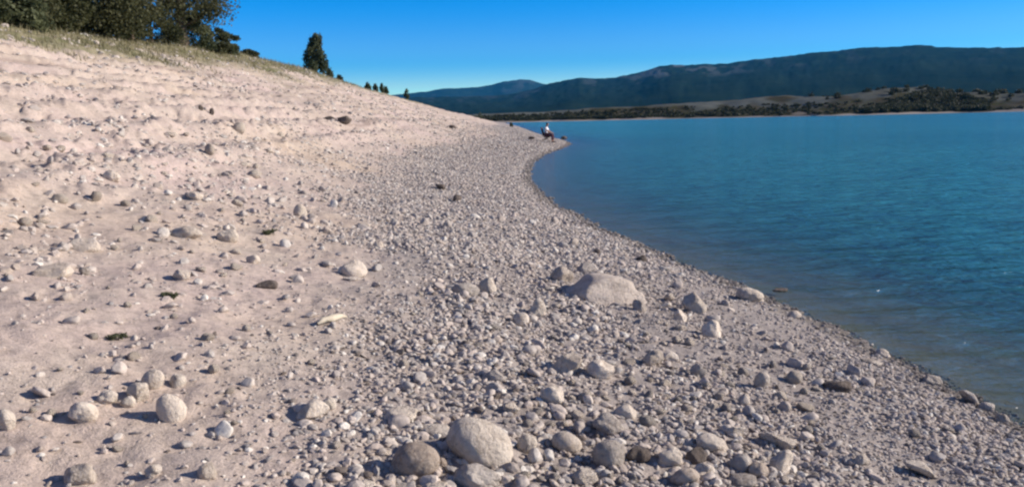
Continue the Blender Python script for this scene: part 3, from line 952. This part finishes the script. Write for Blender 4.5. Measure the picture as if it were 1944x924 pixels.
M_BARK = plain('bark', (0.10, 0.075, 0.055), .9, .4, 8)
M_OAK = mat_leaf('olive_leaves', (0.028, 0.036, 0.013), (0.130, 0.130, 0.065))
M_CON = mat_leaf('conifer_needles', (0.05, 0.066, 0.034), (0.150, 0.165, 0.085))
M_DRY = mat_leaf('dry_grass_blades', (0.13, 0.12, 0.055), (0.36, 0.32, 0.19))
M_SCRUB = mat_leaf('scrub_leaves', (0.018, 0.024, 0.012), (0.065, 0.068, 0.034))
M_WEED = mat_leaf('weed_leaves', (0.06, 0.07, 0.035), (0.15, 0.16, 0.09))

def broad_tree(px, py, dist, height, spread, label, seed, leaves=9000, low=0.12, group=None, m=M_OAK, leaf=.17, name='tree', cat='tree'):
    """a bushy tree standing on the bank along the bearing of a photograph pixel"""
    rng = np.random.default_rng(seed)
    d = ray(np.array([px]), np.array([py]))[0]
    x, y = d[0] / d[1] * dist, dist
    z = float(zt(np.array([x]), np.array([y]))[0])
    t = empty(name, (x, y, z - .1))
    tag(t, label, cat, group)
    paths = [[((0, 0, -.1), .05 * height), ((.1, 0, height * .25), .04 * height), ((.0, .1, height * .55), .022 * height), ((.05, 0, height * .85), .006 * height)]]
    cs, rs = [], []
    for k in range(26):
        an = rng.uniform(0, 6.283)
        h = height * rng.uniform(low, .95)
        sp = spread * math.sqrt(max(.05, 1 - (abs(h / height - .45) / .62) ** 2))
        q = rng.uniform(.35, 1) * sp
        c = np.array([math.cos(an) * q, math.sin(an) * q, h])
        cs.append(c); rr = spread * rng.uniform(.22, .42)
        rs.append((rr, rr, rr * rng.uniform(.55, .8)))
        if k % 2 == 0:
            b0 = np.array([0.03, 0.03, h * .6])
            paths.append([(b0, .018 * height), ((b0 + c) / 2 + rng.normal(0, .1, 3), .011 * height), (c, .004 * height)])
    link('trunk', tube(paths, M_BARK, 'trunk'), t)
    link('crown', leaf_mesh('crown', cs, rs, leaves, leaf, m, rng), t)
    return t

broad_tree(-60, 10, 34, 6.0, 4.0, 'dark leafy tree cut by the left edge on top of the bank', 1, 26000, .03, 'trees on the bank')
broad_tree(60, 10, 41, 6.5, 3.6, 'broad dense olive-green tree second from the left on the bank', 2, 26000, .02, 'trees on the bank')
broad_tree(150, 10, 47, 7.0, 3.8, 'dense tree with foliage down to the ground, middle of the bank row', 3, 26000, .02, 'trees on the bank')
broad_tree(240, 10, 51, 7.5, 4.0, 'tall olive-green tree right of the middle of the bank row', 4, 26000, .02, 'trees on the bank')
broad_tree(338, 10, 58, 8.5, 4.0, 'dark tree with branches reaching out over the sky, end of the bank row', 5, 20000, .16, 'trees on the bank')
for i, (px, dd, hh, sp, lab) in enumerate([
        (20, 36, 1.7, 1.5, 'low dark bush under the leftmost bank tree'),
        (95, 43, 2.0, 2.0, 'dark bush filling the gap under the second tree'),
        (185, 49, 2.2, 2.2, 'wide dark bush under the middle of the tree row'),
        (285, 53, 2.2, 1.9, 'dark bush under the tall olive-green tree'),
        (352, 60, 2.6, 2.0, 'full dark bush below the overhanging end tree'),
        (402, 64, 2.0, 1.2, 'bush between the end tree and the last spiky bush'),
        (434, 66, 1.9, .85, 'spiky bush standing last at the right of the bank trees'),
        (470, 72, .55, .8, 'very low bush on the skyline right of the spiky bush')]):
    broad_tree(px, 60, dd, hh, sp, lab, 20 + i, 6000, .10, 'bushes on the bank', M_OAK if i % 2 else M_CON, .14, 'bush', 'bush')

def upright_tree(px, base_y, w, h, dist, label, seed, leaves, leaf, group=None, name='conifer_tree', cat='tree', lobes=16):
    """a dense upright tree: bunched vertical clumps narrowing to the tip"""
    rng = np.random.default_rng(seed)
    d = ray(np.array([px]), np.array([base_y]))[0]
    x, y = d[0] / d[1] * dist, dist
    z = float(zt(np.array([x]), np.array([y]))[0])
    qx, qy, dep = project(np.array([[x, y, z]]))
    hh = (h + max(0, (float(qy[0]) - base_y))) * dep[0] / FPX
    hh = max(hh, .4)
    ww = w * dep[0] / FPX / 2
    t = empty(name, (x, y, z - .08))
    tag(t, label, cat, group)
    cs, rs = [], []
    for k in range(lobes):
        an = rng.uniform(0, 6.283)
        f = rng.uniform(0.12, .86)
        q = ww * (1 - .8 * f ** 2.6) * rng.uniform(.25, .9)
        cs.append((math.cos(an) * q, math.sin(an) * q, hh * f))
        r = ww * rng.uniform(.22, .40) * (1.1 - .55 * f)
        rs.append((r, r, hh * rng.uniform(.10, .19)))
    if name != 'bush': cs.append((ww * .12, 0, hh * .88)); rs.append((ww * .3, ww * .3, hh * .11))
    cs.append((0, 0, hh * .45)); rs.append((ww * .55, ww * .55, hh * .40))
    cs.append((-ww * .62, 0, hh * .42)); rs.append((ww * .28, ww * .28, hh * .22))
    cs.append((-ww * .3, 0, hh * .65)); rs.append((ww * .26, ww * .26, hh * .18))
    cs.append((ww * .55, 0, hh * .3)); rs.append((ww * .35, ww * .35, hh * .26))
    link('trunk', tube([[((0, 0, -.1), .03 * hh), ((0, 0, hh * .4), .022 * hh), ((0, 0, hh * .9), .004 * hh)]], M_BARK, 'trunk'), t)
    link('crown', leaf_mesh('crown', cs, rs, leaves, leaf, M_CON, rng, .8, .8), t)

upright_tree(600, 136, 54, 70, 96, 'dense upright conifer standing alone on the skyline', 61, 5200, .24)
upright_tree(645, 153, 15, 14, 106, 'small dark bush just right of the lone conifer', 62, 900, .2, name='bush', cat='bush', lobes=7)
for i, (px, py, w, h, lab) in enumerate([
        (626, 137, 16, 13, 'low green bush at the right foot of the lone conifer'),
        (699, 166, 14, 13, 'first dark bush of the four on the far skyline'),
        (713, 167, 11, 12, 'second dark bush of the four on the far skyline'),
        (725, 170, 10, 15, 'third and tallest bush of the four on the far skyline'),
        (733, 174, 10, 11, 'last bush of the four on the far skyline, lowest on the slope'),
        (772, 188, 13, 21, 'dark upright bush on the skyline where the mountains begin'),
        (912, 224, 10, 13, 'small dark bush near the end of the beach skyline'),
        (971, 250, 7, 11, 'tiny dark shrub on the beach edge left of the angler')]):
    dd = [100, 128, 131, 134, 137, 165, 330, 150][i]
    upright_tree(px, py, w, h, dd, lab, 70 + i, 700, .22, 'bushes on the far skyline', 'bush', 'bush', 7)

def build_dry_grass():
    rng = np.random.default_rng(5)
    n = 64000
    y = rng.uniform(22, 110, n)
    x = ref_x(y) - rng.uniform(18, 40, n)
    k = rng.random(n) < sstep(17.5, 23.5, ref_x(y) - x + 2.4 * fbm(x * .35, y * .3, 3, 83))
    x, y = x[k], y[k]; n = len(x)
    z = zt(x, y)
    h = rng.uniform(.10, .42, n) * (0.6 + .4 * rng.random(n))
    an = rng.uniform(0, 6.283, n); w = rng.uniform(.008, .028, n)
    lean = rng.normal(0, .35, (n, 2)) * h[:, None]
    dx, dy = np.cos(an) * w, np.sin(an) * w
    V = np.stack([np.stack([x - dx, y - dy, z - .03], -1), np.stack([x + dx, y + dy, z - .03], -1), np.stack([x + lean[:, 0], y + lean[:, 1], z + h], -1)], 1).reshape(-1, 3)
    me = mesh_np('dry_grass', V, np.arange(3 * n).reshape(-1, 3), M_DRY, False, {'tint': np.repeat(rng.random(n), 3)})
    tag(link('dry_grass', me), 'dry olive grass along the top of the bank', 'grass', kind='stuff')
build_dry_grass()

def weed(px, py, w, label, seed):
    rng = np.random.default_rng(seed)
    P = ground_at(px, py)[0][0]
    dep = (P - CAMP) @ fwd
    r = w * dep / FPX / 2
    cs = [(math.cos(a) * r * .5, math.sin(a) * r * .4, r * rng.uniform(.2, .5)) for a in rng.uniform(0, 6.28, 6)]
    t = empty('weed', P)
    tag(t, label, 'weed', 'weeds on the sand')
    stems = [[((0, 0, -.01), r * .05), (np.array(c) * .6, r * .035), (c, r * .02)] for c in cs]
    link('stem', tube(stems, M_BARK, 'stem', 5), t)
    link('foliage', leaf_mesh('foliage', cs, [(r * .45, r * .45, r * .22)] * 6, 220, r * .3, M_WEED, rng, .6), t)
weed(322, 566, 38, 'dark little weed on the left slope, the largest of them', 1)
weed(510, 445, 34, 'dark straggly weed on the upper middle slope', 2)
weed(222, 645, 44, 'flat greyish weed on the lower left sand', 3)

def build_scrub():
    """bushes and low trees that cover the far shore as one mass"""
    rng = np.random.default_rng(17)
    cs, rs = [], []
    def put(a, t, s):
        r = far_r0(np.array([a]))[0] + t
        z = far_z(np.array([a]), np.array([t]))[0]
        cs.append((r * math.sin(a), r * math.cos(a), z + s * .45)); rs.append((s, s, s * .7))
    pa = lambda x: math.atan2((x - 972) / FPX, 1)
    for i in range(1700):
        a = rng.uniform(-.05, .75); t = rng.uniform(3, 46)
        if vnoise(np.array([a * 40]), np.array([t / 18]), 151)[0] < -.45 - .25 * (a < .2): continue
        put(a, t, rng.uniform(.45, 1.15))
    for i in range(230):
        a = rng.uniform(pa(925), pa(1420)); put(a, rng.uniform(3, 22), rng.uniform(.6, 1.3))
    for i in range(620):
        a = rng.uniform(pa(1640), pa(1870)); q = 1 - abs((a - pa(1775)) / (pa(1870) - pa(1640))) * 1.6
        put(a, 4 + rng.random() * 66 * max(q, .1), rng.uniform(1.0, 2.2))
    for i in range(60):
        a = rng.uniform(pa(1500), pa(2100)); put(a, rng.uniform(50, 110), rng.uniform(1, 2.2))
    tag(link('scrub', leaf_mesh('scrub', cs, rs, 160000, .65, M_SCRUB, rng)), 'dark scrub covering the low far shore', 'scrub', kind='stuff')
build_scrub()

# driftwood
def build_stick():
    P = ground_at([603, 630, 658], [619, 612, 604])[0]
    path = [(P[0] + [0, 0, .015], .008), (P[0] * .6 + P[1] * .4 + [0, 0, .03], .022), (P[1] + [0, 0, .03], .026), (P[1] * .4 + P[2] * .6 + [0, 0, .028], .018), (P[2] + [0, 0, .012], .006)]
    m = plain('bleached_wood', (0.52, 0.46, 0.36), .85, .2, 20)
    tag(link('driftwood', tube([path], m, 'driftwood', 8)), 'pale curved piece of driftwood lying on the sand', 'driftwood')
build_stick()

# ------------------------------------------------------------------ the angler on the point
def skin_mesh(name, pts, edges, radii, m, root=0, sub=2, parent=None):
    me = bpy.data.meshes.new(name)
    me.from_pydata([tuple(p) for p in pts], edges, [])
    o = bpy.data.objects.new(name, me)
    COL.objects.link(o)
    o.modifiers.new('Skin', 'SKIN')
    if not me.skin_vertices: me.attributes  # layer is made with the modifier
    for i, r in enumerate(radii):
        me.skin_vertices[0].data[i].radius = (r, r)
        me.skin_vertices[0].data[i].use_root = (i == root) 
    o.modifiers.new('Sub', 'SUBSURF').levels = sub
    dg = bpy.context.evaluated_depsgraph_get()
    me2 = bpy.data.meshes.new_from_object(o.evaluated_get(dg))
    bpy.data.objects.remove(o)
    for p in me2.polygons: p.use_smooth = True
    me2.materials.clear(); me2.materials.append(m)
    return me2

def build_angler():
    M_SKIN = plain('skin', (0.42, 0.25, 0.18), .6, .1)
    M_SHIRT = plain('white_shirt', (0.78, 0.77, 0.80), .85, .05)
    M_TROU = plain('maroon_trousers', (0.085, 0.035, 0.045), .85, .2)
    M_HAIR = plain('dark_hair', (0.015, 0.014, 0.018), .6, .2)
    M_SHOE = plain('dark_shoes', (0.02, 0.02, 0.025), .6, .2)
    P = ground_at([1040], [270.5])[0][0]
    rz = math.radians(-14)                        # faces right, a little towards the viewer
    def to_world(o): o.location = P; o.rotation_euler = (0, 0, rz)
    # local frame: +x is where the sitter faces, z up, seat at 0.44
    R = {'pelvis': (-.10, 0, .54), 'waist': (-.13, 0, .70), 'chest': (-.10, 0, .92), 'neck0': (-.07, 0, 1.06), 'neck': (-.05, 0, 1.13), 'head': (-.02, 0, 1.22), 'crown': (-.015, 0, 1.33)}
    pts = [R['pelvis'], R['waist'], R['chest'], R['neck0'], R['neck'], R['head'], R['crown'], (.075, 0, 1.215)]
    rad = [.135, .125, .145, .075, .052, .085, .075, .028]
    ed = [(0, 1), (1, 2), (2, 3), (3, 4), (4, 5), (5, 6), (5, 7)]
    shirt_p, shirt_e, shirt_r = [R['pelvis'], R['waist'], R['chest'], (-.075, 0, 1.055)], [(0, 1), (1, 2), (2, 3)], [.150, .142, .160, .085]
    tr_p, tr_e, tr_r = [R['pelvis']], [], [.158]
    fingers = []
    for s in (-1, 1):
        sh, el, wr, pm = (-.09, s * .19, .99), (.06, s * .25, .76), (.28, s * .17, .66), (.36, s * .15, .63)
        b = len(pts)
        pts += [sh, el, wr, pm]; rad += [.062, .048, .034, .036]
        ed += [(2, b), (b, b + 1), (b + 1, b + 2), (b + 2, b + 3)]
        c = len(shirt_p)
        shirt_p += [sh, (.02, s * .235, .82)]; shirt_r += [.078, .070]
        shirt_e += [(2, c), (c, c + 1)]
        for k, L in enumerate((.075, .085, .08, .062)):
            y0 = s * .15 + (k - 1.5) * .020
            fingers.append([(.37, y0, .63), (.37 + L * .55, y0, .615), (.37 + L * .85, y0, .585)])
        fingers.append([(.345, s * .15 - s * .03, .64), (.375, s * .15 - s * .055, .635), (.40, s * .15 - s * .06, .62)])
        hip, kn, an, toe = (-.06, s * .10, .52), (.36, s * .16, .51), (.33, s * .17, .09), (.47, s * .19, .035)
        b = len(pts)
        pts += [hip, kn, an, toe]; rad += [.095, .066, .045, .036]
        ed += [(0, b), (b, b + 1), (b + 1, b + 2), (b + 2, b + 3)]
        c = len(tr_p)
        tr_p += [hip, kn, (.332, s * .17, .15)]; tr_r += [.115, .085, .068]
        tr_e += [(0, c), (c, c + 1), (c + 1, c + 2)]
    body = link('person', skin_mesh('person', pts, ed, rad, M_SKIN))
    # fingers belong to the same body mesh
    bm = bmesh.new(); bm.from_mesh(body.data)
    for f in fingers:
        tmp = skin_mesh('f', f, [(0, 1), (1, 2)], [.0095, .009, .007], M_SKIN, sub=1)
        bm.from_mesh(tmp); bpy.data.meshes.remove(tmp)
    bm.to_mesh(body.data); bm.free()
    for p in body.data.polygons: p.use_smooth = True
    tag(body, 'person in a white shirt and dark maroon trousers sitting on the point by the water', 'person')
    to_world(body)
    link('shirt', skin_mesh('shirt', shirt_p, shirt_e, shirt_r, M_SHIRT), body)
    link('trousers', skin_mesh('trousers', tr_p, tr_e, tr_r, M_TROU), body)
    link('hair', skin_mesh('hair', [(-.05, 0, 1.20), (-.035, 0, 1.28), (.005, 0, 1.335)], [(0, 1), (1, 2)], [.088, .096, .075], M_HAIR), body)
    for s in (-1, 1):
        link('shoe', skin_mesh('shoe', [(.30, s * .168, .045), (.40, s * .18, .045), (.50, s * .195, .035)], [(0, 1), (1, 2)], [.052, .05, .038], M_SHOE), body)
    # folding chair under the sitter
    M_CH = plain('maroon_canvas', (0.075, 0.03, 0.045), .9, .2)
    M_FR = plain('chair_tube', (0.05, 0.045, 0.045), .4, .1)
    ch = empty('folding_chair', P, rz)
    tag(ch, 'dark maroon folding chair under the person on the point', 'chair')
    def quadsheet(name, cor, thick, m):
        a, b, c, d = [np.array(q, float) for q in cor]
        u = np.linspace(0, 1, 9)
        U, Vv = np.meshgrid(u, u)
        g = ((1 - U) * (1 - Vv))[..., None] * a + (U * (1 - Vv))[..., None] * b + (U * Vv)[..., None] * c + ((1 - U) * Vv)[..., None] * d
        nn = np.cross(b - a, d - a); nn /= np.linalg.norm(nn)
        sag = -(np.sin(np.pi * U) * np.sin(np.pi * Vv))[..., None] * nn * .035
        top = (g + sag + nn * thick / 2).reshape(-1, 3); bot = (g + sag - nn * thick / 2).reshape(-1, 3)
        F = grid_faces(9, 9)
        Fb = F[:, ::-1] + 81
        ring = [i for i in range(9)] + [9 * k + 8 for k in range(1, 9)] + [72 + k for k in range(7, -1, -1)] + [9 * k for k in range(7, 0, -1)]
        side = np.array([[ring[i], ring[i] + 81, ring[(i + 1) % 32] + 81, ring[(i + 1) % 32]] for i in range(32)])
        return link(name, mesh_np(name, np.concatenate([top, bot]), np.concatenate([F, Fb, side]), m, False), ch)
    quadsheet('seat', [(-.27, -.26, .40), (.20, -.26, .42), (.20, .26, .42), (-.27, .26, .40)], .015, M_CH)
    quadsheet('backrest', [(-.28, .26, .44), (-.28, -.26, .44), (-.42, -.26, 1.02), (-.42, .26, 1.02)], .03, M_CH)
    for s in (-1, 1):
        link('leg', tube([[((.22, s * .27, -.02), .016), ((-.29, s * .27, .45), .016), ((-.43, s * .27, 1.04), .016)]], M_FR, 'leg', 8), ch)
        link('leg', tube([[((-.33, s * .285, -.02), .018), ((-.28, s * .285, .2), .018), ((.21, s * .285, .43), .016)]], M_FR, 'leg', 8), ch)
        link('armrest', tube([[((-.34, s * .29, .64), .02), ((-.05, s * .30, .65), .024), ((.20, s * .29, .64), .02)]], M_FR, 'armrest', 8), ch)
build_angler()

# ------------------------------------------------------------------ the air between here and the mountains
def build_haze():
    m = bpy.data.materials.new('haze_air')
    m.use_nodes = True
    n = m.node_tree
    n.nodes.clear()
    out = n.nodes.new('ShaderNodeOutputMaterial')
    v = n.nodes.new('ShaderNodeVolumePrincipled')
    v.inputs['Color'].default_value = (0.05, 0.46, 1.0, 1)
    v.inputs['Density'].default_value = 0.000038
    v.inputs['Anisotropy'].default_value = 0.0
    n.links.new(v.outputs[0], out.inputs['Volume'])
    x0, x1, y0, y1, z0, z1 = -9500, 9500, -9500, 9500, -12, 640
    V = [(x, y, z) for z in (z0, z1) for (x, y) in ((x0, y0), (x1, y0), (x1, y1), (x0, y1))]
    F = [(0, 3, 2, 1), (4, 5, 6, 7), (0, 1, 5, 4), (1, 2, 6, 5), (2, 3, 7, 6), (3, 0, 4, 7)]
    tag(link('haze', mesh_np('haze', np.array(V, float), np.array(F), m, False)), 'thin blue haze in the air', 'haze', kind='stuff')
build_haze()
